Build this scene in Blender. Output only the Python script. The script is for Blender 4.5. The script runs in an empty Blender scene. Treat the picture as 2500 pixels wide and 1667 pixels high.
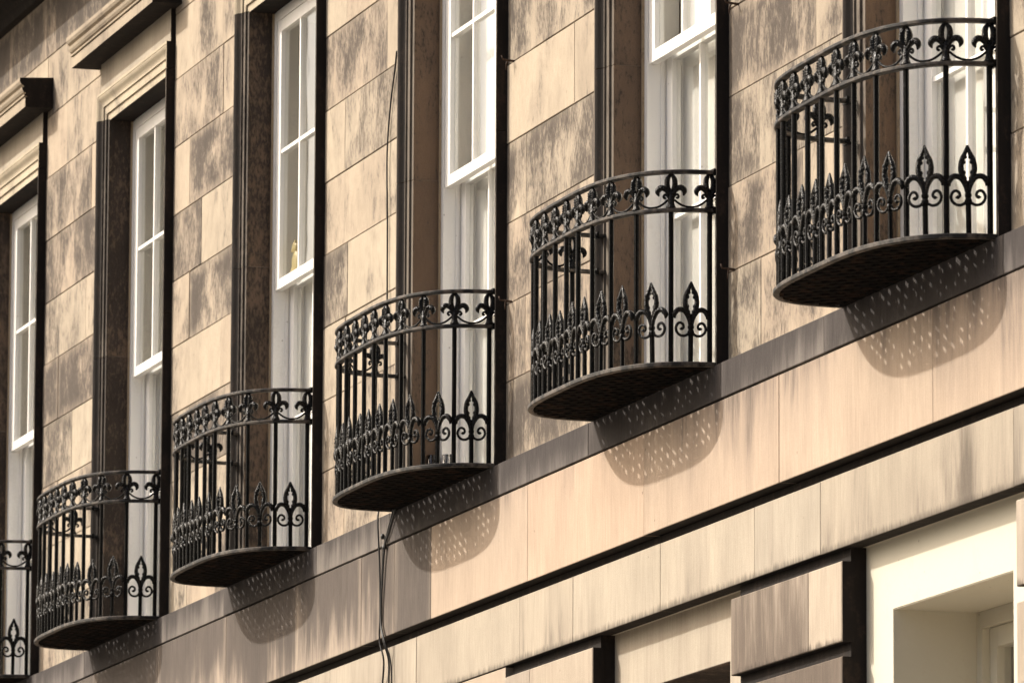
import bpy, bmesh, math, random
from mathutils import Matrix, Vector
random.seed(7)

# ------------------------------------------------------------------ camera, sky, sun, exposure
scene = bpy.context.scene
COL = scene.collection
Z0 = 6.3                                   # height of the balcony floors above the street
R = math.radians
cam_d = bpy.data.cameras.new('camera')
cam = bpy.data.objects.new('camera', cam_d); COL.objects.link(cam); scene.camera = cam
cam_d.sensor_width = 36.0; cam_d.sensor_fit = 'HORIZONTAL'
cam_d.lens = 234.84
cam_d.clip_start = 0.5; cam_d.clip_end = 3000
yaw, pitch, roll = 1.27970, 0.155467, 0.0048
fw = Vector((-math.sin(yaw)*math.cos(pitch), math.cos(yaw)*math.cos(pitch), math.sin(pitch)))
rt = Vector((math.cos(yaw), math.sin(yaw), 0)); up = rt.cross(fw)
rt2 = rt*math.cos(roll)+up*math.sin(roll); up2 = -rt*math.sin(roll)+up*math.cos(roll)
M = Matrix((rt2, up2, -fw)).transposed().to_4x4()
M.translation = Vector((33.5973, -9.7467, -4.6971+Z0))
cam.matrix_world = M
cam_d.dof.use_dof = True; cam_d.dof.focus_distance = 32.5; cam_d.dof.aperture_fstop = 10.0

TX, TZ = 0.78, 0.93                         # shadow slopes on the wall, per metre of projection
sun_vec = Vector((-TX, -1.0, TZ)).normalized()
SUN_EL = math.asin(sun_vec.z); SUN_ROT = math.atan2(sun_vec.x, sun_vec.y)
world = bpy.data.worlds.new('World'); scene.world = world; world.use_nodes = True
wn = world.node_tree; wn.nodes.clear()
wo = wn.nodes.new('ShaderNodeOutputWorld'); wb = wn.nodes.new('ShaderNodeBackground'); sk = wn.nodes.new('ShaderNodeTexSky')
sk.sky_type = 'NISHITA'; sk.sun_disc = False; sk.sun_elevation = SUN_EL; sk.sun_rotation = SUN_ROT
sk.air_density = 1.0; sk.dust_density = 8.0; sk.ozone_density = 0.6
wb.inputs['Strength'].default_value = 0.15
wn.links.new(sk.outputs[0], wb.inputs[0]); wn.links.new(wb.outputs[0], wo.inputs[0])
sl = bpy.data.lights.new('sun', 'SUN'); sl.energy = 3.35; sl.angle = R(1.1); sl.color = (1.0, 0.955, 0.88)
so = bpy.data.objects.new('sun', sl); COL.objects.link(so)
so.rotation_euler = sun_vec.to_track_quat('Z', 'Y').to_euler(); so.location = (-20, -30, 40)
vs = scene.view_settings
vs.view_transform = 'Standard'; vs.look = 'None'; vs.gamma = 1.0; vs.use_curve_mapping = False
vs.exposure = 0.52
scene.render.engine = 'CYCLES'
scene.render.resolution_x = 1024; scene.render.resolution_y = 682

# ------------------------------------------------------------------ small helpers
def new_obj(name, me, mat=None, parent=None, loc=None):
    o = bpy.data.objects.new(name, me); COL.objects.link(o)
    if mat is not None and me is not None and not me.materials: me.materials.append(mat)
    if parent is not None: o.parent = parent
    if loc is not None: o.location = loc
    return o
def tag(o, label=None, cat=None, group=None, kind=None):
    if label: o['label'] = label
    if cat: o['category'] = cat
    if group: o['group'] = group
    if kind: o['kind'] = kind
    return o
def empty(name, loc=(0, 0, 0)):
    o = bpy.data.objects.new(name, None); COL.objects.link(o); o.location = loc; o.empty_display_size = 0.1
    return o
class MB:
    def __init__(s): s.v = []; s.f = []
    def add(s, v, f):
        n = len(s.v); s.v += [tuple(p) for p in v]; s.f += [tuple(i+n for i in q) for q in f]; return s
    def box(s, x0, x1, d0, d1, z0, z1):    # d = distance out of the wall plane (towards the street)
        y0, y1 = -max(d0, d1), -min(d0, d1)
        v = [(x0,y0,z0),(x1,y0,z0),(x1,y1,z0),(x0,y1,z0),(x0,y0,z1),(x1,y0,z1),(x1,y1,z1),(x0,y1,z1)]
        return s.add(v, [(3,2,1,0),(4,5,6,7),(0,1,5,4),(1,2,6,5),(2,3,7,6),(3,0,4,7)])
    def tube(s, pts, rad, n=6, ky=1.0, cap=True):   # planar sweep in the local x/z plane, thickness along y
        rings = []
        for i, (x, z) in enumerate(pts):
            a = pts[max(i-1, 0)]; b = pts[min(i+1, len(pts)-1)]
            tx, tz = b[0]-a[0], b[1]-a[1]; l = math.hypot(tx, tz) or 1; nx, nz = -tz/l, tx/l
            r = rad[i] if isinstance(rad, (list, tuple)) else rad
            rings.append([(x+nx*r*math.cos(t), r*ky*math.sin(t), z+nz*r*math.cos(t)) for t in [2*math.pi*k/n for k in range(n)]])
        v = [p for q in rings for p in q]; f = []
        for i in range(len(rings)-1):
            for k in range(n):
                f.append((i*n+k, i*n+(k+1) % n, (i+1)*n+(k+1) % n, (i+1)*n+k))
        if cap: f.append(tuple(range(n-1, -1, -1))); f.append(tuple(range((len(rings)-1)*n, len(rings)*n)))
        return s.add(v, f)
    def tube3(s, pts, r, n=6):                      # free sweep
        pts = [Vector(p) for p in pts]; rings = []
        for i, p in enumerate(pts):
            t = (pts[min(i+1, len(pts)-1)]-pts[max(i-1, 0)]).normalized()
            a = t.cross(Vector((0.3, 1, 0.2))).normalized(); b = t.cross(a)
            rr = r[i] if isinstance(r, (list, tuple)) else r
            rings.append([p+a*rr*math.cos(2*math.pi*k/n)+b*rr*math.sin(2*math.pi*k/n) for k in range(n)])
        v = [p for q in rings for p in q]; f = []
        for i in range(len(rings)-1):
            for k in range(n): f.append((i*n+k, i*n+(k+1) % n, (i+1)*n+(k+1) % n, (i+1)*n+k))
        f.append(tuple(range(n-1, -1, -1))); f.append(tuple(range((len(rings)-1)*n, len(rings)*n)))
        return s.add(v, f)
    def lathe(s, prof, n=8, ky=1.0):
        m = len(prof); v = []; f = []
        for r, z in prof:
            for k in range(n):
                t = 2*math.pi*(k+.5)/n; v.append((r*math.cos(t), r*ky*math.sin(t), z))
        for i in range(m-1):
            for k in range(n): f.append((i*n+k, i*n+(k+1) % n, (i+1)*n+(k+1) % n, (i+1)*n+k))
        f.append(tuple(range(n-1, -1, -1))); f.append(tuple(range((m-1)*n, m*n)))
        return s.add(v, f)
    def ball(s, x, y, z, rx, ry, rz, n=7, m=5):
        v = [(x, y, z-rz)]; f = []
        for i in range(1, m):
            ph = -math.pi/2+math.pi*i/m
            for k in range(n):
                t = 2*math.pi*k/n; v.append((x+rx*math.cos(ph)*math.cos(t), y+ry*math.cos(ph)*math.sin(t), z+rz*math.sin(ph)))
        v.append((x, y, z+rz)); L = len(v)-1
        for k in range(n): f.append((0, 1+(k+1) % n, 1+k))
        for i in range(m-2):
            for k in range(n): f.append((1+i*n+k, 1+i*n+(k+1) % n, 1+(i+1)*n+(k+1) % n, 1+(i+1)*n+k))
        for k in range(n): f.append((L, L-n+k, L-n+(k+1) % n))
        return s.add(v, f)
    def mesh(s, name, smooth=False):
        me = bpy.data.meshes.new(name); me.from_pydata(s.v, [], s.f); me.update()
        if smooth: me.polygons.foreach_set('use_smooth', [True]*len(me.polygons))
        return me
    def build(s, name, mat, parent=None, loc=None, smooth=False):
        return new_obj(name, s.mesh(name, smooth), mat, parent, loc)

# ------------------------------------------------------------------ materials
class NT:
    def __init__(s, name):
        s.m = bpy.data.materials.new(name); s.m.use_nodes = True; s.t = s.m.node_tree; s.t.nodes.clear()
        s.out = s.t.nodes.new('ShaderNodeOutputMaterial')
    def n(s, typ, **kw):
        o = s.t.nodes.new('ShaderNode'+typ)
        for k, v in kw.items(): setattr(o, k, v)
        return o
    def link(s, a, b): s.t.links.new(a, b)
    def put(s, sock, v):
        if isinstance(v, bpy.types.NodeSocket): s.link(v, sock)
        else: sock.default_value = v
    def math(s, op, a, b=0.0, c=None):
        o = s.n('Math', operation=op); s.put(o.inputs[0], a); s.put(o.inputs[1], b)
        if c is not None: s.put(o.inputs[2], c)
        return o.outputs[0]
    def attr(s, name):
        o = s.n('Attribute', attribute_type='OBJECT', attribute_name=name); return o.outputs['Fac']
    def vec(s, a, sc, off=None):
        o = s.n('VectorMath', operation='MULTIPLY'); s.put(o.inputs[0], a); o.inputs[1].default_value = sc
        r = o.outputs[0]
        if off is not None:
            p = s.n('VectorMath', operation='ADD'); s.put(p.inputs[0], r); s.put(p.inputs[1], off); r = p.outputs[0]
        return r
    def noise(s, vec, scale, detail=4, rough=0.55, dist=0.0):
        o = s.n('TexNoise'); s.put(o.inputs['Vector'], vec); o.inputs['Scale'].default_value = scale
        o.inputs['Detail'].default_value = detail; o.inputs['Roughness'].default_value = rough; o.inputs['Distortion'].default_value = dist
        return o.outputs['Fac']
    def smooth(s, v, a, b):
        o = s.n('MapRange', interpolation_type='SMOOTHSTEP'); s.put(o.inputs['Value'], v); s.put(o.inputs['From Min'], a); s.put(o.inputs['From Max'], b)
        return o.outputs['Result']
    def mix(s, f, a, b):
        o = s.n('Mix', data_type='RGBA'); s.put(o.inputs['Factor'], f)
        for i, v in ((6, a), (7, b)):
            s.put(o.inputs[i], (*v, 1.0) if isinstance(v, tuple) and len(v) == 3 else v)
        return o.outputs[2]
    def scale(s, col, f):
        o = s.n('VectorMath', operation='SCALE'); s.put(o.inputs[0], col); s.put(o.inputs['Scale'], f); return o.outputs[0]
    def bump(s, h, strength, dist):
        o = s.n('Bump'); o.inputs['Strength'].default_value = strength; o.inputs['Distance'].default_value = dist; s.put(o.inputs['Height'], h); return o.outputs[0]
    def finish(s, col, rough=0.8, bump=None, spec=0.3):
        b = s.n('BsdfPrincipled'); s.put(b.inputs['Base Color'], (*col, 1) if isinstance(col, tuple) and len(col) == 3 else col); s.put(b.inputs['Roughness'], rough)
        b.inputs['Specular IOR Level'].default_value = spec
        if bump is not None: s.link(bump, b.inputs['Normal'])
        s.link(b.outputs[0], s.out.inputs[0]); return s.m

def stone_mat(name, pale, pink, soot, streak=0.0, edge=True, fine=1.0, run=0.0, fringe=0.0, grain=1.0):
    """sandstone: bed colour per stone; cloudy soot with granular cores that partly keeps clear of the joints; drips on the courses"""
    pale, pink = tuple(c*.87 for c in pale), tuple(c*.87 for c in pink)
    t = NT(name)
    geo = t.n('NewGeometry'); tc = t.n('TexCoord')
    seed = t.attr('seed'); so_ = t.attr('soot'); ti = t.attr('tint')
    off = t.n('CombineXYZ'); t.put(off.inputs[0], t.math('MULTIPLY', seed, 13.1)); t.put(off.inputs[1], t.math('MULTIPLY', seed, 7.7)); t.put(off.inputs[2], t.math('MULTIPLY', seed, 5.3))
    O = off.outputs[0]; P = geo.outputs['Position']
    C0 = lambda v, k: t.math('MULTIPLY', t.math('SUBTRACT', v, .5), k)
    if streak:
        nG = t.noise(t.vec(P, (1.1, 1.1, .8)), 1.0, 3, .55, .5)
        nA = t.noise(t.vec(P, (4.5, 4.5, .75), O), 1.0, 5, .62, .4)
        nC = t.noise(t.vec(P, (17, 17, 1.6), O), 1.0, 5, .65, .5)
        nB = t.noise(t.vec(P, (70, 70, 5.0), O), 1.0, 5, .7, .3)
    else:
        nG = t.noise(t.vec(P, (1.7, 1.7, 1.3)), 1.0, 3, .5, .6)
        nA = t.noise(t.vec(P, (4.0, 4.0, 2.6), O), 1.0, 4, .58, .7)
        nC = t.noise(t.vec(P, (15, 15, 6.5), O), 1.0, 5, .65, .9)
        nB = t.noise(t.vec(P, (62, 62, 24), O), 1.0, 6, .72)
    nF = t.noise(t.vec(P, (260, 260, 200)), 1.0, 3, .6)
    nD = t.noise(t.vec(P, (2.4, 2.4, 1.3), O), 1.0, 4, .55)
    sp = t.n('SeparateXYZ'); t.link(tc.outputs['Generated'], sp.inputs[0]); gx, gz = sp.outputs[0], sp.outputs[2]
    val = t.math('ADD', t.math('ADD', t.math('MULTIPLY', nG, .80), t.math('MULTIPLY', nA, .70)), t.math('ADD', C0(nC, .45 if streak else .55), C0(nB, (.20 if streak else .42)*grain)))
    if run: val = t.math('ADD', val, C0(gz, run))
    thr = t.math('SUBTRACT', 1.10, t.math('MULTIPLY', so_, .80))
    m1 = t.smooth(val, t.math('SUBTRACT', thr, .25), t.math('ADD', thr, .38))
    core = t.smooth(t.math('ADD', val, C0(nB, (.35 if streak else .75)*grain)), t.math('ADD', thr, .0), t.math('ADD', thr, .36))
    if edge:
        dx = t.math('MULTIPLY', t.math('MINIMUM', gx, t.math('SUBTRACT', 1.0, gx)), t.attr('bw'))
        dz = t.math('MULTIPLY', t.math('MINIMUM', gz, t.math('SUBTRACT', 1.0, gz)), t.attr('bh'))
        if streak: dz = t.math('ADD', dz, .2)
        ed = t.math('ADD', t.math('MINIMUM', dx, t.math('MULTIPLY', dz, 1.2)), C0(nC, .20))
        e = t.smooth(ed, -0.01, 0.10)
        es = t.math('MULTIPLY', t.math('FRACT', t.math('MULTIPLY', seed, 3.7)), .75)      # some stones more than others
        e = t.math('MULTIPLY_ADD', t.math('SUBTRACT', e, 1.0), t.math('MULTIPLY_ADD', es, .75, .08), 1.0)
        m1 = t.math('MULTIPLY', m1, t.math('MULTIPLY_ADD', e, .8, .2)); core = t.math('MULTIPLY', core, e)
    base = t.mix(ti, pale, pink)
    base = t.scale(base, t.math('MULTIPLY_ADD', nD, .50, .74))
    base = t.scale(base, t.math('MULTIPLY_ADD', nB, .55, .73))
    base = t.scale(base, t.math('MULTIPLY_ADD', nF, .40, .80))
    mid = t.scale(t.mix(nA, tuple(c*2.7 for c in soot), tuple(c*1.7 for c in soot)), t.math('MULTIPLY_ADD', nB, .8, .6))
    sc = t.scale(t.mix(nD, soot, tuple(c*.6 for c in soot)), t.math('MULTIPLY_ADD', nF, .8, .6))
    sc = t.scale(sc, t.math('MULTIPLY_ADD', nB, 1.5*grain, 1-.75*grain))
    sc = t.scale(sc, t.math('MULTIPLY_ADD', nC, 1.6, .35))
    col = t.mix(t.math('MULTIPLY', m1, .62 if streak else .76), base, mid)
    col = t.mix(t.math('MULTIPLY', core, .72 if streak else .88), col, sc)
    if fringe:                                             # grime gathered along the lower arris
        fg = t.smooth(t.math('ADD', gz, t.math('ADD', C0(nC, .22), C0(nB, .18))), .12*fringe, -.02)
        col = t.mix(t.math('MULTIPLY', fg, .75), col, tuple(c*.8 for c in soot))
    vo = t.n('TexVoronoi'); t.link(t.vec(P, (7, 7, 4), O), vo.inputs['Vector']); vo.inputs['Scale'].default_value = 1.6
    pit = t.math('MULTIPLY', t.smooth(vo.outputs['Distance'], .06, .02), t.smooth(nC, .48, .58))
    col = t.mix(t.math('MULTIPLY', pit, .75), col, (.05, .04, .03))
    h = t.math('ADD', t.math('MULTIPLY', nF, .45*fine), t.math('ADD', t.math('MULTIPLY', nB, .9), t.math('SUBTRACT', t.math('MULTIPLY', nC, .8), pit)))
    return t.finish(col, .9, t.bump(h, .6, .005), .15)

def plain(name, col, rough=.6, var=.12, sc=(8, 8, 3), bump=.2, bd=.002, spec=.35, dirt=None, dirt_amt=.0, fine=60, speck=0.0):
    t = NT(name); P = t.n('NewGeometry').outputs['Position']
    a = t.noise(t.vec(P, sc), 1.0, 5, .6); b = t.noise(P, fine, 3, .6)
    c = t.scale((*col, ) if False else t.mix(0.0, col, col), t.math('MULTIPLY_ADD', a, var*2, 1-var))
    if dirt: c = t.mix(t.math('MULTIPLY', t.smooth(t.math('ADD', a, t.math('MULTIPLY', t.math('SUBTRACT', b, .5), .5)), .52, .72), dirt_amt), c, dirt)
    if speck:
        vo = t.n('TexVoronoi'); t.link(P, vo.inputs['Vector']); vo.inputs['Scale'].default_value = 9.0
        c = t.mix(t.math('MULTIPLY', t.smooth(t.math('ADD', vo.outputs['Distance'], t.math('MULTIPLY', b, .06)), .085, .06), speck), c, (.16, .11, .07))
    return t.finish(c, rough, t.bump(t.math('ADD', a, b), bump, bd), spec)

PALE, PINK, SOOT = (.46, .39, .295), (.455, .367, .275), (.062, .051, .043)
M_ASH = stone_mat('ashlar_sandstone', PALE, PINK, SOOT)
M_SILL = stone_mat('sill_sandstone', (.21, .185, .16), (.18, .16, .145), (.034, .029, .028), streak=1, run=.3)
M_BAND = stone_mat('band_sandstone', (.45, .375, .295), (.47, .355, .265), (.052, .044, .041), streak=1, run=.35)
M_FRZ = stone_mat('frieze_sandstone', (.44, .375, .29), (.41, .36, .29), (.085, .070, .057), streak=1, run=-.15, fringe=1.0)
M_RUST = stone_mat('rusticated_sandstone', (.43, .36, .28), (.41, .35, .285), (.080, .062, .050), streak=1, fringe=.6)
M_HEAD = stone_mat('moulding_sandstone', (.50, .425, .31), (.46, .395, .305), (.10, .085, .07), edge=False)
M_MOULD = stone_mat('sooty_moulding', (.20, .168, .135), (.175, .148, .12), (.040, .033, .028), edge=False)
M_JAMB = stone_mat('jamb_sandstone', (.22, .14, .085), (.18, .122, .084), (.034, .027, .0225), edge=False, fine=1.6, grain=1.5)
M_CORN = stone_mat('cornice_sandstone', (.42, .35, .255), (.38, .315, .24), (.085, .068, .056), streak=1, edge=False)
M_MORT = plain('mortar', (.16, .13, .10), .9, .2)
M_SOOT_SHADE = plain('soot_and_shade', (.020, .0165, .0145), .92, .35, (14, 14, 5), .5, .004, .15, dirt=(.055, .038, .028), dirt_amt=.5)  # soot black with shade painted in; for undersides, recesses and side returns
M_LIME = plain('lime_mortar', (.50, .45, .37), .9, .3, (30, 30, 30))
M_MAST = plain('mastic', (.40, .30, .19), .85, .25, (20, 20, 9), dirt=(.12, .08, .05), dirt_amt=.5)
M_WHITE = plain('white_gloss_paint', (.82, .80, .765), .38, .04, (9, 9, 2.0), .2, .002, .5, dirt=(.46, .41, .34), dirt_amt=.16, speck=.45)
M_CREAM = plain('cream_masonry_paint', (.56, .52, .42), .6, .05, (6, 6, 6), .25, .002, .35, dirt=(.45, .36, .24), dirt_amt=.14, speck=.7)
M_LINE = plain('shutter_paint', (.80, .77, .71), .5, .05, (5, 5, 1.0), .1, .001, .4)
M_BLIND = plain('white_blind', (.80, .775, .72), .8, .05, (3, 3, .6), .1, .001, .2)
M_ROOM = plain('dim_room', (.25, .22, .18), .9)
M_CABLE = plain('black_cable', (.02, .019, .018), .55, .2)
M_RUSTY = plain('rusty_iron', (.055, .032, .02), .8, .4, (90, 90, 90))
M_FIG = plain('pale_yellow_ceramic', (.70, .58, .30), .35, .06)
M_LOWER = plain('lower_wall_stone', (.35, .28, .21), .85, .2)
M_STREET = plain('asphalt', (.085, .08, .072), .9, .3, (1.5, 1.5, 1.5), .4, .01, fine=40)
M_PAVE = plain('paving', (.27, .245, .205), .85, .2, (2, 2, 2), .3, .005, fine=30)

t = NT('black_painted_iron')
P = t.n('NewGeometry').outputs['Position']
a = t.noise(P, 150, 4, .65); b = t.noise(P, 24, 4, .6)
ic = t.mix(t.smooth(b, .56, .74), (.005, .0048, .0046), (.018, .014, .011))
M_IRON = t.finish(ic, t.math('MULTIPLY_ADD', a, .4, .06), t.bump(t.math('ADD', a, t.math('MULTIPLY', b, .6)), .6, .004), .06)
t = NT('cast_iron_ornament')
P = t.n('NewGeometry').outputs['Position']
a = t.noise(P, 120, 4, .65); b = t.noise(P, 24, 4, .6)
M_CAST = t.finish(t.mix(t.smooth(b, .54, .72), (.004, .0038, .0036), (.018, .014, .011)), t.math('MULTIPLY_ADD', a, .38, .08), t.bump(t.math('ADD', a, t.math('MULTIPLY', b, .6)), .8, .005), .19)
t = NT('rusted_iron_floor')
P = t.n('NewGeometry').outputs['Position']
a = t.noise(P, 90, 4, .65); b = t.noise(P, 11, 4, .6)
M_PLATE = t.finish(t.mix(t.smooth(b, .48, .66), (.008, .007, .0062), (.022, .014, .010)), 1.0, t.bump(t.math('ADD', a, b), .5, .004), .03)
t = NT('rim_iron')
P = t.n('NewGeometry').outputs['Position']
a = t.noise(P, 60, 4, .65); b = t.noise(P, 14, 4, .6)
M_RIM = t.finish(t.mix(t.smooth(b, .44, .62), (.010, .0095, .009), (.085, .071, .059)), .6, t.bump(t.math('ADD', a, b), .5, .004), .25)
t = NT('old_window_glass')
P = t.n('NewGeometry').outputs['Position']
nz = t.noise(t.vec(P, (2.2, 2.2, 1.4), None), 1.0, 2, .5)
fr = t.n('Fresnel'); bf = t.n('NewGeometry').outputs['Backfacing']; t.put(fr.inputs['IOR'], t.math('MULTIPLY_ADD', bf, 1/1.8-1.8, 1.8))
bp = t.bump(nz, .35, .01); t.link(bp, fr.inputs['Normal'])
tr = t.n('BsdfTransparent'); tr.inputs[0].default_value = (.985, .99, .985, 1)
gl = t.n('BsdfGlossy'); gl.inputs['Roughness'].default_value = 0.02; t.link(bp, gl.inputs['Normal'])
mx = t.n('MixShader'); t.link(fr.outputs[0], mx.inputs[0]); t.link(tr.outputs[0], mx.inputs[1]); t.link(gl.outputs[0], mx.inputs[2]); t.link(mx.outputs[0], t.out.inputs[0])
M_GLASS = t.m
t = NT('tumbler_glass')
gb = t.n('BsdfGlass'); gb.inputs['IOR'].default_value = 1.45; gb.inputs['Roughness'].default_value = .02; t.link(gb.outputs[0], t.out.inputs[0])
M_TUMB = t.m

# ------------------------------------------------------------------ street
g = MB().add([(-900,-900,0),(900,-900,0),(900,900,0),(-900,900,0)], [(0,1,2,3)]).build('street', M_STREET); tag(g, kind='structure')
g = MB().box(-60, 60, .12, 3.2, .004, .13).build('pavement', M_PAVE); tag(g, kind='structure')

# ------------------------------------------------------------------ the terrace
WC = [7.268, 3.606, 0.0, -3.632, -7.259, -10.884]
A_OUT, B_OPEN = .957, .797
SL, SR = -14.4, 9.9
terrace = empty('stone_terrace', (0, 0, 0))
tag(terrace, 'weathered honey sandstone terrace with soot stains and a row of tall white sash windows', 'building')
def part(mb, name, mat, parent=terrace, smooth=False):
    return mb.build(name, mat, parent, (0, 0, Z0) if parent is terrace else None, smooth)
def stone(name, parent, mat, x0, x1, z0, z1, d, soot, tint=None, back=-.03, gap=.0022, ch=.0025, seed=None, sides=None, under=None):
    """one dressed stone with a chamfered front arris; origin at its centre"""
    gap *= random.uniform(.7, 1.5)
    x0 += gap; x1 -= gap; z0 += gap; z1 -= gap
    cx, cz = (x0+x1)/2, (z0+z1)/2; hx, hz = (x1-x0)/2, (z1-z0)/2
    yf, yb = -d, -back
    v = [(-hx,yb,-hz),(hx,yb,-hz),(hx,yb,hz),(-hx,yb,hz),
         (-hx,yf+ch,-hz),(hx,yf+ch,-hz),(hx,yf+ch,hz),(-hx,yf+ch,hz),
         (-hx+ch,yf,-hz+ch),(hx-ch,yf,-hz+ch),(hx-ch,yf,hz-ch),(-hx+ch,yf,hz-ch)]
    f = [(8,9,10,11),(4,5,9,8),(5,6,10,9),(6,7,11,10),(7,4,8,11),(0,1,5,4),(1,2,6,5),(2,3,7,6),(3,0,4,7)]
    me = bpy.data.meshes.new(name); me.from_pydata(v, [], f); me.update(); me.materials.append(mat)
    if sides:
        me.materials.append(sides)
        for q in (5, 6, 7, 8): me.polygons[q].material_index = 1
    if under:
        me.materials.append(under)
        me.polygons[5].material_index = len(me.materials)-1
    o = bpy.data.objects.new(name, me); COL.objects.link(o); o.parent = parent; o.location = (cx, 0, cz)
    o['soot'] = float(soot); o['tint'] = float(random.random() if tint is None else tint); o['seed'] = float(random.random()*9 if seed is None else seed)
    o['bw'] = x1-x0; o['bh'] = z1-z0
    return o
def dress(o, soot, tint=.5, seed=None, bw=1.0, bh=1.0):
    o['soot'] = float(soot); o['tint'] = float(tint); o['seed'] = float(random.random()*9 if seed is None else seed); o['bw'] = bw; o['bh'] = bh
    return o

# --- upper wall: mortar bed + ashlar
bed = MB()
edges = [SR]+[x for w in WC for x in (w+.80, w-.80)]+[SL]
for k in range(0, len(edges), 2): bed.box(edges[k+1], edges[k], -.32, -.007, -.15, 3.46)
bed.box(SL, SR, -.32, -.007, 3.462, 5.1)
wall = part(bed, 'upper_wall', M_MORT)
ROWS = [-.004, .427, .832, 1.254, 1.673, 2.092, 2.508, 2.938, 3.369, 3.79, 4.21, 4.64]
PANEL = {  # panel index = window to its left; row -> (joints, soots)
 1: {0: ([5.03], [.62, .5]), 1: ([5.62], [.62, .4]), 2: ([5.005], [.66, .52]), 3: ([5.795], [.70, .33]), 4: ([5.1], [.55, .4]), 5: ([5.7], [.5, .4])},
 2: {0: ([1.9], [.74, .5]), 1: ([1.292], [.60, .5]), 2: ([2.223], [.72, .35]), 3: ([1.30], [.55, .70]), 4: ([2.137], [.08, .22]), 5: ([1.382], [.60, .40]), 6: ([2.1], [.4, .3]), 7: ([1.4], [.3, .4])},
 3: {0: ([-2.2], [.3, .35]), 1: ([-1.4], [.35, .3]), 2: ([-2.2], [.25, .15]), 3: ([-2.16], [.70, .10]), 4: ([-1.37], [.2, .22]), 5: ([-2.24], [.22, .55]), 6: ([-1.367], [.56, .10]), 7: ([-2.218], [.15, .2]), 8: ([-1.5], [.2, .2])},
 4: {0: ([-5.85], [.5, .4]), 1: ([-5.1], [.3, .2]), 2: ([-5.85], [.55, .72]), 3: ([-5.05], [.22, .2]), 4: ([-5.86], [.25, .72]), 5: ([-5.578], [.68, .25]), 6: ([-5.89], [.15, .68]), 7: ([-5.07], [.48, .3]), 8: ([-5.08], [.36, .25]), 9: ([-5.85], [.3, .3])},
 5: {0: ([-9.45], [.4, .5]), 1: ([-8.7], [.35, .3]), 2: ([-9.45], [.5, .45]), 3: ([-9.05], [.62, .15]), 4: ([-9.475], [.68, .74]), 5: ([-8.70], [.50, .4]), 6: ([-9.49], [.70, .72]), 7: ([-8.58], [.56, .05]), 8: ([-9.33], [.12, .3]), 9: ([-9.3], [.45, .3])},
}
def lay(x0, x1, joints, soots, z0, z1):
    xs = [x0]+[j for j in joints if x0+.12 < j < x1-.12]+[x1]
    for k in range(len(xs)-1):
        stone('ashlar_block', wall, M_ASH, xs[k], xs[k+1], z0, z1, random.uniform(-.003, .003), min(.9, soots[k % len(soots)]*.80+.17))
spans = [(WC[0]+A_OUT-.002, SR, 0)]+[(WC[i]+A_OUT-.002, WC[i-1]-A_OUT+.002, i) for i in range(1, 6)]+[(SL, WC[5]-A_OUT+.002, 6)]
for x0, x1, pi in spans:
    for r in range(len(ROWS)-1):
        z0, z1 = ROWS[r], ROWS[r+1]
        jl, sl_ = PANEL.get(pi, {}).get(r, ([x0+(x1-x0)*(.28 if r % 2 else .72)], [random.uniform(.2, .55), random.uniform(.2, .55)]))
        if r < 10: lay(x0, x1, jl, sl_, z0, z1)
for r in (9, 10):                                            # over the windows, above the hoods
    for i, w in enumerate(WC):
        if r == 9: stone('ashlar_block', wall, M_ASH, w-A_OUT+.002, w+A_OUT-.002, 3.98, ROWS[10], 0, random.uniform(.1, .4))
x = SL; k = 0
while x < SR-.2:
    nx = min(x+random.choice((.85, 1.05, 1.2)), SR); nx = SR if SR-nx < .3 else nx
    stone('ashlar_block', wall, M_ASH, x, nx, ROWS[10], ROWS[11], 0, random.uniform(.65, .9)); x = nx

# --- courses below the windows
def course(name, pname, mat, bedmat, z0, z1, d, breaks, soots, tints=None, under=None):
    bed = part(MB().box(SL, SR, -.32, d-.008, z0+.005, z1-.003), name, bedmat)
    for k in range(len(breaks)-1):
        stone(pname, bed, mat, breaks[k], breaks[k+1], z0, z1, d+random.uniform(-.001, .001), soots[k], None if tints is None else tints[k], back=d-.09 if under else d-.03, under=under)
    return bed
course('sill_course', 'sill_stone', M_SILL, M_LIME, -.1774, -.0075, .067,
       [SL, -11.9, -9.75, -8.3, -6.2, -4.65, -2.53, -1.01, 1.068, 2.6, 4.655, 6.088, 8.3, SR],
       [.7, .95, .65, .98, .62, .98, .60, 1.0, .80, 1.05, .80, 1.05, .7])
course('string_course', 'band_stone', M_BAND, M_LIME, -.676, -.1815, .063,
       [SL, -11.6, -9.9, -8.0, -6.3, -4.6, -3.0, -1.588, -.92, -.2, 1.564, 3.483, 5.464, 7.455, SR],
       [.8, .80, .82, .86, .80, .88, .78, .80, 1.15, .26, .16, .30, .30, .40],
       [.3, .2, .3, .2, .2, .3, .2, .2, .1, .6, .95, .7, .6, .7], M_SOOT_SHADE)
course('frieze_course', 'frieze_stone', M_FRZ, M_LIME, -1.053, -.723, .026,
       [SL, -11, -9, -6.8, -4.5, -2.364, -.6, 1.312, 2.225, 3.62, 5.01, 5.918, 8.3, SR],
       [.5]*5+[.36, .30, .40, .26, .30, .38, .46, .36], None, M_SOOT_SHADE)  # undersides of band and frieze blackened to look shaded
part(MB().box(SL, SR, -.32, -.008, -.722, -.678), 'band_shade_channel', M_SOOT_SHADE)  # dark recess added to blacken the band's shadow on the frieze

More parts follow.
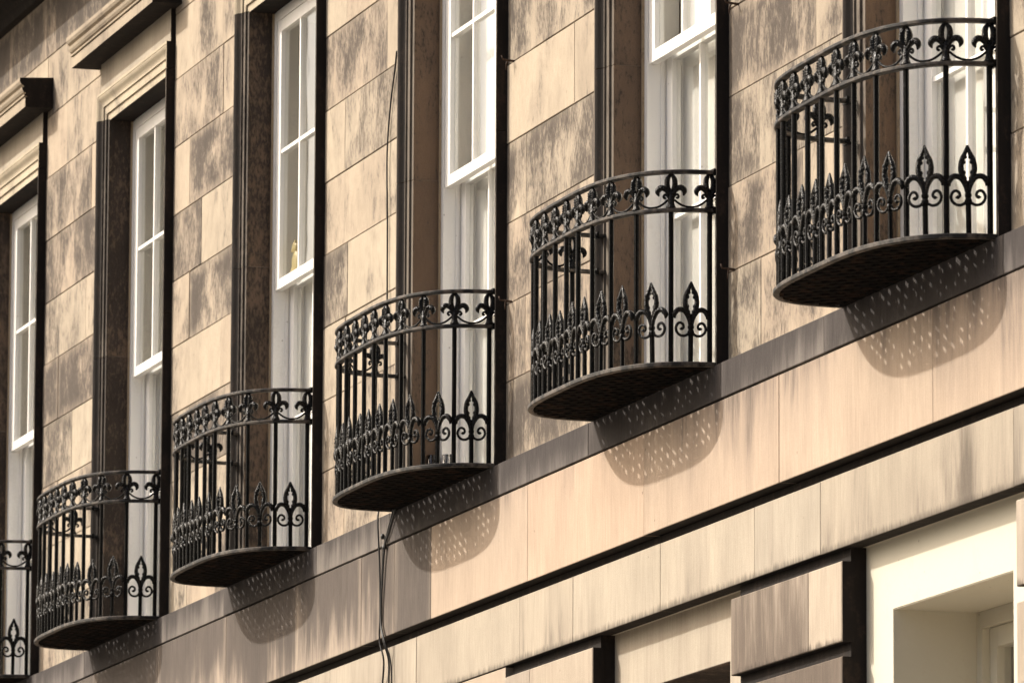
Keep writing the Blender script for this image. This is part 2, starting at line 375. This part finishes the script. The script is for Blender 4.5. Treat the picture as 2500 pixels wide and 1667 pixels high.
# --- rusticated ground floor: piers, window surrounds
PB = 1.065
def pier(x0, x1, joints, soots):
    bed = part(MB().box(x0+.003, x1-.003, -.6, -.015, -3.3, -1.05), 'pier', M_SOOT_SHADE)
    z = -1.110; r = 0
    while z > -3.2:
        xs = [x0]+joints[r % len(joints)]+[x1]
        for k in range(len(xs)-1):
            stone('rusticated_block', bed, M_RUST, xs[k]-(.003 if k == 0 else 0), xs[k+1]+(.003 if k == len(xs)-2 else 0), z-.356, z, .03, soots[(r*2+k) % len(soots)], None, -.03, .001, .004, None, M_SOOT_SHADE)  # block sides take the dark material, soot and painted shade in one
        z -= .419; r += 1
    return bed
pier(WC[2]+PB, WC[1]-PB+.02, [[1.5], [2.1]], [.4, .3, .5, .6])
pier(WC[1]+PB+.018, WC[0]-PB+.002, [[5.764], []], [.80, .22, .85, .7])
pier(WC[0]+PB, SR, [[9.2], [8.9]], [.3, .4, .35, .4])
part(MB().box(SL, WC[2]+PB-.02, -.6, .02, -3.3, -1.056), 'ground_floor_wall', M_LOWER)
part(MB().box(SL, SR, -.7, .05, -Z0+.001, -3.302), 'basement_wall', M_LOWER)
def ground_window(w, mat, inner, lining):
    o = MB(); zo, zi, D = -1.0, -1.354, -.087
    for s in (-1, 1): o.box(*sorted((w+s*.725, w+s*(PB+.03))), -.6, D, -3.3, zi)
    o.box(w-PB-.03, w+PB+.03, -.6, D, zi, zo)
    sur = part(o, 'ground_window_surround', mat); dress(sur, .42, .5, 3.3)
    # painted reveal boards, frame, sash
    rv = MB()
    for s in (-1, 1): rv.box(*sorted((w+s*.722, w+s*.7265)), -.49, D-.004, -3.3, zi-.003)
    rv.box(w-.722, w+.722, -.49, D-.004, zi-.0045, zi-.001)
    dress(rv.build('reveal_lining', lining, sur), .8)
    fr_ = MB()
    for s in (-1, 1): fr_.box(*sorted((w+s*.655, w+s*.722)), -.55, -.47, -3.3, zi-.006)
    fr_.box(w-.655, w+.655, -.55, -.47, zi-.075, zi-.006)
    fr_.build('window_frame', inner, sur)
    for s in (-1, 1): MB().box(*sorted((w+s*.565, w+s*.653)), -.57, -.505, -3.3, zi-.078).build('sash_stile', inner, sur)
    MB().box(w-.563, w+.563, -.57, -.505, zi-.165, zi-.078).build('sash_rail', inner, sur)
    MB().box(w-.563, w+.563, -.542, -.538, -3.3, zi-.167).build('pane', M_GLASS, sur)
    MB().box(w-.70, w+.70, -.98, -.96, -3.3, zi).build('window_blind', M_LINE, sur)
    return sur
ground_window(WC[1], M_FRZ, M_WHITE, M_JAMB)
ground_window(WC[0], M_CREAM, M_CREAM, M_CREAM)

# --- moulded window surrounds
PROF = [(0, -.152), (0, .006), (.041, .006), (.041, .018), (.087, .018), (.087, .028), (.096, .028)]
for k in range(1, 7):
    q = k/6; PROF.append((.096+.047*q, .028+.0295*(q-.55*math.sin(2*math.pi*q)/(2*math.pi))))
PROF += [(.143, .047), (.147, .047), (.147, .0575), (.160, .0575), (.160, -.02)]
ZH, HS = 3.437, 1.15
def jamb(side, w, z0, z1):
    v, f = [], []; n = len(PROF)
    for z in (z0, z1):
        for r, d in PROF: v.append((w+side*(B_OPEN+r), -d, z))
    for k in range(n-1):
        q = (k, k+1, n+k+1, n+k); f.append(q if side < 0 else q[::-1])
    f.append(tuple(range(n))[::(1 if side > 0 else -1)]); f.append(tuple(range(n, 2*n))[::(-1 if side > 0 else 1)])
    return MB().add(v, f)
def head(w):
    n = len(PROF); v, f = [], []; zj = 3.4495
    rings = [[(w-(B_OPEN+r), -d, zj if r*HS > .012 else ZH+r*HS) for r, d in PROF],
             [(w-(B_OPEN+r), -d, max(ZH+r*HS, zj if r*HS > .012 else 0)) for r, d in PROF],
             [(w+(B_OPEN+r), -d, max(ZH+r*HS, zj if r*HS > .012 else 0)) for r, d in PROF],
             [(w+(B_OPEN+r), -d, zj if r*HS > .012 else ZH+r*HS) for r, d in PROF]]
    for rg in rings: v += rg
    for i in range(3):
        for k in range(n-1): f.append((i*n+k, i*n+k+1, (i+1)*n+k+1, (i+1)*n+k))
    return MB().add(v, f)
CORN = [(-.02, 3.829), (.192, 3.829), (.192, 3.893), (.180, 3.895), (.180, 3.902), (.200, 3.904), (.200, 3.915), (.190, 3.917), (.190, 3.924), (.203, 3.930), (.212, 3.945), (.216, 3.962), (.204, 3.964), (.204, 3.972), (.222, 3.985), (.231, 4.002), (.231, 4.026), (-.02, 4.04)]
def run(prof, x0, x1):
    n = len(prof); v = [(x0, -d, z) for d, z in prof]+[(x1, -d, z) for d, z in prof]
    f = [(k, (k+1) % n, n+(k+1) % n, n+k) for k in range(n)]+[tuple(range(n))[::-1], tuple(range(n, 2*n))]
    return MB().add(v, f)
JZ = [(1.745, 1.75), (1.745, 1.76), (1.792, 1.746), (1.895, 1.909), (1.887, 1.9), (1.89, 1.959)]
JS = [.42, .46, .36, .64, .75, .78]
for i, w in enumerate(WC):
    hd = part(head(w), 'window_surround', M_HEAD); dress(hd, .22 if i > 2 else .3, .2)
    hd.data.materials.append(M_SOOT_SHADE); npf = len(PROF)-1
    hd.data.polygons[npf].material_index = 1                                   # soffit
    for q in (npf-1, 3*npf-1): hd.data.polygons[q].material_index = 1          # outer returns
    for side, jz in ((-1, JZ[i][0]), (1, JZ[i][1])):
        for z0, z1 in ((-.006, jz-.0015), (jz+.0015, 3.447)):
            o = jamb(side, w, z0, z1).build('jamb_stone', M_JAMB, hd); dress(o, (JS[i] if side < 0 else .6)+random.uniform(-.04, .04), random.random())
            o.data.materials.append(M_MOULD); o.data.materials.append(M_HEAD); o.data.materials.append(M_SOOT_SHADE)
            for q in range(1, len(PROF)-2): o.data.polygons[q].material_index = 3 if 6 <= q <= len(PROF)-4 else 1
            o.data.polygons[len(PROF)-2].material_index = 3  # outer return darkened like the cyma, soot and shade together
            if side > 0: o.data.polygons[0].material_index = 2  # unseen right reveals made pale, added to bounce sun onto the shaded frames
    fz = part(MB().box(w-.952, w+.952, -.02, .03, 3.60, 3.832), 'hood_frieze', M_FRZ); dress(fz, .30, .4, None, 1.9, .2)
    fz.data.materials.append(M_SOOT_SHADE)
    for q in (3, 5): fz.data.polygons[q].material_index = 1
    co = part(run(CORN, w-1.119, w+1.119), 'hood_cornice', M_CORN); dress(co, .35, .4)
    co.data.materials.append(M_SOOT_SHADE)
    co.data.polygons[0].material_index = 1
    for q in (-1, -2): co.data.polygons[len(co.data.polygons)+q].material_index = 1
    for s in (-1, 1):
        ms = MB().box(*sorted((w+s*.776, w+s*.796)), -.166, -.136, .0, 3.432).build('mastic_bead', M_MAST, hd)

# eaves cornice of the terrace
EC = [(-.02, 4.64), (.05, 4.64), (.07, 4.70), (.09, 4.72), (.12, 4.76), (.46, 4.78), (.46, 4.90), (.52, 4.96), (.56, 5.05), (.56, 5.09), (-.02, 5.16)]
ec = part(run(EC, SL, SR), 'eaves_cornice', M_CORN); dress(ec, .6, .3)
ec.data.materials.append(M_SOOT_SHADE)
for q in range(5): ec.data.polygons[q].material_index = 1  # soffit colour darkened to read as shade under the eaves
part(MB().box(SL, SR, -8, -1.3, -Z0, 5.1).box(SL, SR, -1.3, -.32, 5.1, 5.2), 'house_body', M_ROOM)
for xx in (SL, SR-.01): part(MB().box(xx, xx+.01, -1.3, -.32, -Z0, 5.1), 'gable_wall', M_LOWER)
fl = MB()
for zz in (-.2, 4.2): fl.box(SL+.02, SR-.02, -1.3, -.33, zz, zz+.05)
part(fl, 'inner_floor', M_ROOM)

# --- sash windows
def sash_window(i, w):
    fr_ = MB()
    for s in (-1, 1): fr_.box(*sorted((w+s*.730, w+s*.795)), -.31, -.146, .0, 3.43)
    fr_.box(w-.730, w+.730, -.31, -.146, 3.372, 3.434)
    # sloping timber sill
    v = [(w-.775, .31, -.004), (w+.775, .31, -.004), (w+.775, .31, .055), (w-.775, .31, .055), (w-.775, .085, -.004), (w+.775, .085, -.004), (w+.775, .085, .022), (w-.775, .085, .022)]
    fr_.add(v, [(3,2,1,0)[::-1], (4,5,6,7), (0,1,5,4)[::-1], (3,2,6,7), (0,4,7,3), (1,5,6,2)[::-1]])
    # parting bead
    for s in (-1, 1): fr_.box(*sorted((w+s*.722, w+s*.730)), -.232, -.214, .05, 3.372)
    win = part(fr_, 'sash_window', M_WHITE)
    def sash(nm, z0, z1, df, brail, trail, zb):
        db = df-.044
        m = MB()
        for s in (-1, 1): m.box(*sorted((w+s*.632, w+s*.727)), db, df, z0, z1)
        m.box(w-.632, w+.632, db, df-.001, z0, z0+brail); m.box(w-.632, w+.632, db, df-.001, z1-trail, z1)
        o = m.build(nm, M_WHITE, win)
        for xb in (-.21, .21): MB().box(w+xb-.012, w+xb+.012, db+.004, df-.004, z0+brail, z1-trail).build('glazing_bar', M_WHITE, win)
        for xa, xb in ((-.632, -.222), (-.198, .198), (.222, .632)): MB().box(w+xa, w+xb, db+.005, df-.005, zb-.011, zb+.011).build('glazing_bar', M_WHITE, win)
        for xa, xb in ((-.632, -.222), (-.198, .198), (.222, .632)):
            for za, zc in ((z0+brail, zb-.011), (zb+.011, z1-trail)):
                p = MB().box(-(xb-xa)/2, (xb-xa)/2, -.0015, .0015, -(zc-za)/2, (zc-za)/2).build('pane', M_GLASS, win, (w+(xa+xb)/2, -(df-.024), (za+zc)/2))
                p.rotation_euler = (R(random.uniform(-.25, .25)), 0, R(random.uniform(-.3, .3)))
        return o
    sash('upper_sash', 1.742, 3.37, -.152, .058, .07, 2.568)
    sash('lower_sash', .056, 1.800, -.243, .085, .045, .967)
    ln = MB()
    for s in (-1, 1):
        ln.box(*sorted((w+s*.690, w+s*.72)), -.86, -.312, .0, 3.42)
        for za, zc in ((.15, .85), (.95, 1.75), (1.85, 2.5), (2.6, 3.25)):
            xf = w+s*.690
            for (d0, d1, a_, b_) in ((-.80, -.40, za, za+.03), (-.80, -.40, zc-.03, zc), (-.43, -.40, za, zc), (-.80, -.77, za, zc)):
                ln.box(*sorted((xf, xf-s*.010)), d0, d1, a_, b_)
    ln.box(w-.69, w+.69, -.86, -.312, 3.372, 3.42); ln.box(w-.69, w+.69, -.86, -.312, -.004, .05)
    ln.build('shutter_lining', M_LINE, win)
    MB().box(w-.69, w+.69, -.92, -.90, .0, 3.42).build('back_panel', M_LINE, win)
    MB().box(w-.685, w+.685, -.322, -.318, .05, (1.78, 3.37)[i < 3]).build('window_blind', M_BLIND, win)
    return win
for i, w in enumerate(WC): sash_window(i, w)

# ------------------------------------------------------------------ iron balconies
BW, BL, BP = .907, .506, (3.8, 2.9)
def sup(w, L, p, n=241):
    """bow plan: a superellipse with the left corner a little tighter than the right"""
    pts = []
    for k in range(n):
        t_ = math.pi*k/(n-1); c, s = math.cos(t_), math.sin(t_); q = p[0] if c < 0 else p[1]
        pts.append((w*math.copysign(abs(c)**(2/q), c), L*abs(s)**(2/q)))
    return pts
def arclen(pts):
    l = [0]
    for a, b in zip(pts, pts[1:]): l.append(l[-1]+math.hypot(b[0]-a[0], b[1]-a[1]))
    return l
CUR = sup(BW, BL, BP); CL = arclen(CUR)
def on_curve(s):
    s = min(max(s, 0), CL[-1]-1e-6)
    for k in range(len(CL)-1):
        if CL[k+1] >= s:
            q = (s-CL[k])/max(CL[k+1]-CL[k], 1e-9); a, b = CUR[k], CUR[k+1]
            k0, k1 = max(k-4, 0), min(k+5, len(CUR)-1)
            return a[0]+(b[0]-a[0])*q, a[1]+(b[1]-a[1])*q, CUR[k1][0]-CUR[k0][0], CUR[k1][1]-CUR[k0][1]
ZRT, ZRL = .903, .722
def sweep_flat(pts, hw, z0, z1, ch=.003):
    """flat bar bent along the plan curve"""
    m = MB(); n = len(pts); v = []; f = []
    for i, (x, d) in enumerate(pts):
        a = pts[max(i-1, 0)]; b = pts[min(i+1, n-1)]; tx, td = b[0]-a[0], b[1]-a[1]; l = math.hypot(tx, td) or 1; nx, nd = -td/l, tx/l
        for o, z in ((-hw, z0+ch), (-hw, z1-ch), (-hw+ch, z1), (hw-ch, z1), (hw, z1-ch), (hw, z0+ch), (hw-ch, z0), (-hw+ch, z0)):
            v.append((x+nx*o, -(d+nd*o), z))
    for i in range(n-1):
        for k in range(8): f.append((i*8+k, i*8+(k+1) % 8, (i+1)*8+(k+1) % 8, (i+1)*8+k))
    f.append(tuple(range(8))[::-1]); f.append(tuple(range((n-1)*8, n*8)))
    return m.add(v, f)
def resample(pts, n):
    l = arclen(pts); out = []; j = 0
    for k in range(n):
        s = l[-1]*k/(n-1)
        while j < len(l)-2 and l[j+1] < s: j += 1
        q = (s-l[j])/max(l[j+1]-l[j], 1e-9); out.append((pts[j][0]+(pts[j+1][0]-pts[j][0])*q, pts[j][1]+(pts[j+1][1]-pts[j][1])*q))
    return out
rail_pts = [(BW, -.03)]+resample(CUR, 90)+[(-BW, -.03)]
ME_TOP = sweep_flat(rail_pts, .019, ZRT-.009, ZRT+.009, .004).mesh('top_rail')
ME_LOW = sweep_flat(rail_pts, .019, ZRL-.009, ZRL+.009, .004).mesh('lower_rail')
PW, PL, PP = .938, .526, (3.8, 2.9)
PLC = sup(PW, PL, PP)
ME_RIM = sweep_flat([(PW-.012, .0)]+resample(sup(PW-.012, PL-.012, PP), 90)+[(-PW+.012, .0)], .014, -.016, .006, .004).mesh('floor_rim')
# lattice floor: two crossing sets of bars clipped to the bow outline
def inside(x, d):
    q = PP[0] if x < 0 else PP[1]
    return d > .004 and (abs(x)/(PW-.014))**q+(max(d, 0)/(PL-.014))**q < 1
PITCH, BARW, SKEW = .074, .031, R(45)
def grate(seed):
    rnd = random.Random(seed); gm = MB(); c45 = math.cos(SKEW)
    for sgn, zt, zb in ((1, .003, -.011), (-1, .0015, -.0125)):
        ux, ud = c45, sgn*math.sin(SKEW); nx, nd = -ud, ux
        for k in range(-40, 41):
            c = k*PITCH+rnd.uniform(-.004, .004); run_ = []; st = -2.2
            while st < 2.2:
                if inside(ux*st+nx*c, ud*st+nd*c): run_.append(st)
                st += .006
            if len(run_) > 3:
                a_, b_ = run_[0]-.006, run_[-1]+.006; h = BARW/2+rnd.uniform(-.002, .003)
                v = [(ux*s_+nx*(c+o), -(ud*s_+nd*(c+o)), z) for z in (zb, zt) for s_, o in ((a_, -h), (b_, -h), (b_, h), (a_, h))]
                gm.add(v, [(0,1,2,3),(4,5,6,7),(0,1,5,4),(1,2,6,5),(2,3,7,6),(3,0,4,7)])
    for i in range(-40, 41):                     # some openings plugged, added to thin the light dots in the shadow
        for j in range(-40, 41):
            ca, cb = (i+.5)*PITCH, (j+.5)*PITCH
            x_, d_ = c45*(cb-ca), c45*(ca+cb)
            if inside(x_, d_) and rnd.random() < .18:
                q = rnd.uniform(.008, .022); gm.box(x_-q, x_+q, d_-q, d_+q, -.0095, -.0008)
    me = gm.mesh('floor_grating'); me.materials.append(M_PLATE); return me
GRATES = [grate(k) for k in range(3)]
# baluster with a fleur-de-lis
ME_BAR = MB().lathe([(.0125, 0), (.0125, ZRL-.009)], 8).mesh('baluster')
def mir(p): return [(-x, z) for x, z in p]
def bez(pts, n):
    """smooth path through points (Catmull-Rom)"""
    out = []
    for i in range(len(pts)-1):
        p0 = pts[max(i-1, 0)]; p1 = pts[i]; p2 = pts[i+1]; p3 = pts[min(i+2, len(pts)-1)]
        for k in range(n):
            q = k/n
            out.append(tuple(.5*((2*b)+(-a+c)*q+(2*a-5*b+4*c-d)*q*q+(-a+3*b-3*c+d)*q**3) for a, b, c, d in zip(p0, p1, p2, p3)))
    out.append(tuple(pts[-1])); return out
def sw(m, pts, rad, n=3, sides=7, ky=1.15):
    pr = bez([(x, z, r) for (x, z), r in zip(pts, rad)], n)
    for sg in (1, -1): m.tube([(sg*x, z) for x, z, r in pr], [max(r*1.12, .0012) for x, z, r in pr], sides, ky)
fl_ = MB()
fl_.lathe([(.025, 0), (.0245, .006), (.019, .014), (.0155, .030), (.0175, .040), (.0175, .046), (.013, .052), (.0125, .086)], 8, .8)
sw(fl_, [(.010, .050), (.020, .063), (.030, .0645), (.0365, .056), (.031, .048), (.026, .053)], [.006, .0055, .0055, .005, .005, .0062])
sw(fl_, [(.008, .062), (.022, .086), (.041, .098), (.058, .091), (.0635, .075), (.057, .058)], [.007, .0105, .0125, .013, .0105, .0025])
sw(fl_, [(.007, .084), (.0165, .100), (.0185, .120), (.0160, .139), (.0065, .156)], [.009, .0125, .0125, .0115, .008], ky=1.1)
for z_, r_ in ((.102, .006), (.113, .0065), (.125, .006), (.136, .005)):          # cast beads on the leaves
    for sg in (1, -1): fl_.ball(sg*.0175, -.0125, z_, r_, .006, r_)
for x_, z_ in ((.030, .094), (.044, .097), (.057, .088)):
    for sg in (1, -1): fl_.ball(sg*x_, -.0125, z_, .006, .006, .006)
fl_.lathe([(.0095, .150), (.010, .158), (.014, .164), (.0155, .170)], 8, .8)
ME_FLEUR = fl_.mesh('fleur_de_lis', True)
sp_ = MB().lathe([(.0120, 0), (.0120, .128), (.0165, .138), (.0165, .150), (.0115, .160), (.0155, .167), (.0155, .176), (.0105, .182), (.010, .215), (.006, .232)], 8, .9)
ME_SPBAR = sp_.mesh('spear_bar', False)
hd_ = MB()
sw(hd_, [(.005, .222), (.018, .243), (.0265, .272), (.0275, .298), (.0215, .325), (.010, .350), (.001, .384)], [.007, .0105, .0118, .0108, .0105, .0088, .0032], ky=1.0)
for x_, z_, r_ in ((.0155, .312, .0085), (.0165, .268, .0090), (.0095, .244, .0065), (.008, .333, .007)):
    for sg in (1, -1): hd_.ball(sg*x_, 0, z_, r_, .0085, r_*1.15)
for z_ in (.262, .282, .302, .322):
    for sg in (1, -1): hd_.ball(sg*.0255, -.0090, z_, .0055, .006, .006)
ME_SPEAR = hd_.mesh('spear_head', True)
sc_ = MB()
GX = 1.12
sw(sc_, [(x*GX, z) for x, z in [(.004, .182), (.010, .212), (.026, .244), (.046, .2525), (.062, .244), (.070, .226), (.066, .210)]], [.0075, .0085, .0105, .0115, .0115, .010, .003], ky=1.15)
sw(sc_, [(x*GX, z) for x, z in [(.010, .140), (.026, .130), (.046, .133), (.0605, .150), (.062, .172), (.050, .190), (.035, .186), (.030, .171), (.0375, .161), (.043, .167)]], [.0065, .006, .006, .006, .006, .006, .006, .0058, .006, .0075], ky=1.2)
for x_, z_ in ((.055, .249), (.066, .236)):
    for sg in (1, -1): sc_.ball(sg*x_, -.006, z_, .006, .006, .006)
ME_SCROLL = sc_.mesh('scroll', True)
FS, PH = .1814, .0783
NB = int((CL[-1]-PH*.6-PH)//FS)+1
# arcs between the fleurs follow the curve
ARCS = []
for k in range(NB-1):
    s0 = PH+FS*k; pts = []
    for j in range(13):
        q = j/12; x_, d_, _, _ = on_curve(s0+FS*(.085+.83*q))
        pts.append((x_, -d_, ZRL+.009+.006+.034*abs(2*q-1)**2.2))
    ARCS.append(MB().tube3(pts, .0055, 6).mesh('rail_arc', True))
for me, mt in ((ME_TOP, M_RIM), (ME_LOW, M_RIM), (ME_RIM, M_RIM), (ME_BAR, M_IRON), (ME_FLEUR, M_CAST), (ME_SPBAR, M_IRON), (ME_SPEAR, M_CAST), (ME_SCROLL, M_CAST)): me.materials.append(mt)
for me in ARCS: me.materials.append(M_IRON)
LABELS = ['largest bow-fronted black iron balcony, at the right above the cream painted window',
 'black iron balcony second from the right, its shadow falling on the string course',
 'black iron balcony with loose black cables hanging below its left corner',
 'black iron balcony under the window holding a small yellow figurine',
 'farthest black iron balcony shown whole, near the bottom left corner',
 'black iron balcony cut off by the left edge of the picture']
def inst(name, me, parent, loc=(0, 0, 0), rz=0.0):
    o = bpy.data.objects.new(name, me); COL.objects.link(o); o.parent = parent; o.location = loc; o.rotation_euler = (0, 0, rz); return o
for i, w in enumerate(WC):
    b = empty('balcony', (w+.012, 0, Z0)); tag(b, LABELS[i], 'balcony', 'iron balconies along the terrace')
    inst('floor_grating', GRATES[i % 3], b); inst('floor_rim', ME_RIM, b); inst('top_rail', ME_TOP, b); inst('lower_rail', ME_LOW, b)
    for k in range(NB):
        x_, d_, tx_, td_ = on_curve(PH+FS*k); a_ = math.atan2(td_, -tx_) 
        bar = inst('baluster', ME_BAR, b, (x_+random.uniform(-.002, .002), -d_, 0), a_+R(random.uniform(-4, 4)))
        inst('fleur_de_lis', ME_FLEUR, bar, (0, 0, ZRL+.009))
        if k < NB-1:
            x_, d_, tx_, td_ = on_curve(PH+FS*(k+.5)); a_ = math.atan2(td_, -tx_)
            sb = inst('spear_bar', ME_SPBAR, b, (x_, -d_, 0), a_+R(random.uniform(-7, 7)))
            sb.rotation_euler[1] = R(random.uniform(-.9, .9)); sb.rotation_euler[0] = R(random.uniform(-.9, .9)); sb.scale[2] = random.uniform(.975, 1.02)
            inst('spear_head', ME_SPEAR, sb); inst('scroll', ME_SCROLL, sb)
            inst('rail_arc', ARCS[k], b)
    for z_ in (ZRT, ZRL):                      # lugs into the stone at the ends of the rails
        for s in (-1, 1): MB().box(-.028, .028, .056, .068, -.016, .016).build('wall_lug', M_IRON, b, (s*BW, 0, z_))

# ------------------------------------------------------------------ cables, hooks and small things
def cable(name, pts, r, label):
    sm = bez([tuple(p) for p in pts], 6)
    o = MB().tube3([(x, -d, z+Z0) for x, d, z in sm], r, 6).build(name, M_CABLE, None, None, True)
    return tag(o, label, 'cable', 'loose cables on the facade')
cable('cable', [(-1.10, .02, 2.56), (-1.158, .012, 2.487), (-1.256, .011, 2.281), (-1.312, .012, 2.018), (-1.298, .011, 1.642), (-1.288, .012, 1.219), (-1.27, .012, .55), (-1.24, .03, .12), (-1.195, .080, .0), (-1.175, .074, -.275), (-1.165, .072, -.543), (-1.172, .073, -.68), (-1.13, .06, -.80), (-1.215, .042, -.93), (-1.26, .04, -1.2), (-1.25, .05, -1.8)], .0055,
      'long thin black cable running down the ashlar and behind the balcony')
cable('cable', [(-.80, .10, .02), (-.90, .080, -.02), (-1.01, .076, -.11), (-1.075, .076, -.184), (-1.125, .074, -.346), (-1.150, .073, -.577), (-1.085, .073, -.70), (-1.085, .045, -.80), (-1.095, .04, -.93), (-1.10, .04, -1.3), (-1.1, .05, -1.8)], .0060,
      'thick black cable looping out under the balcony corner, the middle one below')
cable('cable', [(-.74, .10, .02), (-.85, .082, -.016), (-.985, .078, -.12), (-1.062, .077, -.186), (-1.108, .075, -.346), (-1.138, .074, -.577), (-1.065, .074, -.70), (-1.05, .046, -.80), (-1.035, .041, -.93), (-1.03, .04, -1.3), (-1.0, .05, -1.8)], .0050,
      'black cable nearest the clean pale band stones, below the balcony corner')
for x_, z_, lb in ((-1.115, -.125, 'upper black cable clip on the grey sill course'), (-1.083, -.19, 'lower black cable clip at the foot of the sill course')):
    o = MB().ball(0, 0, 0, .018, .012, .016).box(-.006, .006, -.012, .0, -.005, .005).build('cable_clip', M_CABLE, None, (x_, -.076, z_+Z0), True); tag(o, lb, 'cable clip', 'cable clips')
def hook(x_, z_, lb, flip=1):
    m = MB().tube3([(0, .01, 0), (0, -.035, .004), (flip*.004, -.060, .006), (flip*.006, -.066, .026)], [.006, .0055, .005, .004], 6)
    m.tube3([(0, -.03, .004), (-.01*flip, -.036, -.012), (-.012*flip, -.038, -.045)], [.005, .0045, .003], 6)
    o = m.build('wall_hook', M_RUSTY, None, (x_, 0, z_+Z0), True); tag(o, lb, 'hook', 'iron hooks in the wall')
hook(1.07, 2.092, 'rusty iron hook in a joint right of the middle window, the upper one')
hook(1.05, .835, 'rusty iron hook level with the top of the second balcony, left of it', -1)
hook(4.70, 1.672, 'rusty iron hook in a high joint left of the largest balcony')
hook(4.655, .427, 'rusty iron hook beside the foot of the second balcony window', -1)
# drinking glasses on the sill of the middle window
def tumbler(x_, d_, h, r, lb):
    o = MB().lathe([(r*.85, 0), (r, h), (r*.92, h), (r*.78, .008)], 16).build('drinking_glass', M_TUMB, None, (x_, -d_, Z0+.028), True)
    tag(o, lb, 'glass', 'glasses on the window sill')
tumbler(-.752, -.10, .25, .034, 'clear drinking glass on the sill against the stone jamb')
tumbler(-.46, -.105, .215, .036, 'clear drinking glass on the sill in front of the white frame')
# figurine behind the upper sash of the fourth window
fg = MB()
fg.ball(0, 0, .075, .040, .036, .085, 12, 8); fg.ball(-.005, 0, .175, .034, .032, .036, 12, 8)
fg.ball(-.040, 0, .166, .022, .018, .016, 10, 6); fg.ball(.012, .02, .205, .011, .009, .012); fg.ball(.012, -.02, .205, .011, .009, .012)
fg.ball(-.022, .022, .03, .022, .016, .034); fg.ball(-.022, -.022, .03, .022, .016, .034)
o = fg.build('figurine', M_FIG, None, (WC[3]-.505, .2195, Z0+1.801), True); o.scale = (1.6, .55, 1.0)
tag(o, 'small pale yellow animal figurine sitting on the meeting rail behind the glass', 'figurine')
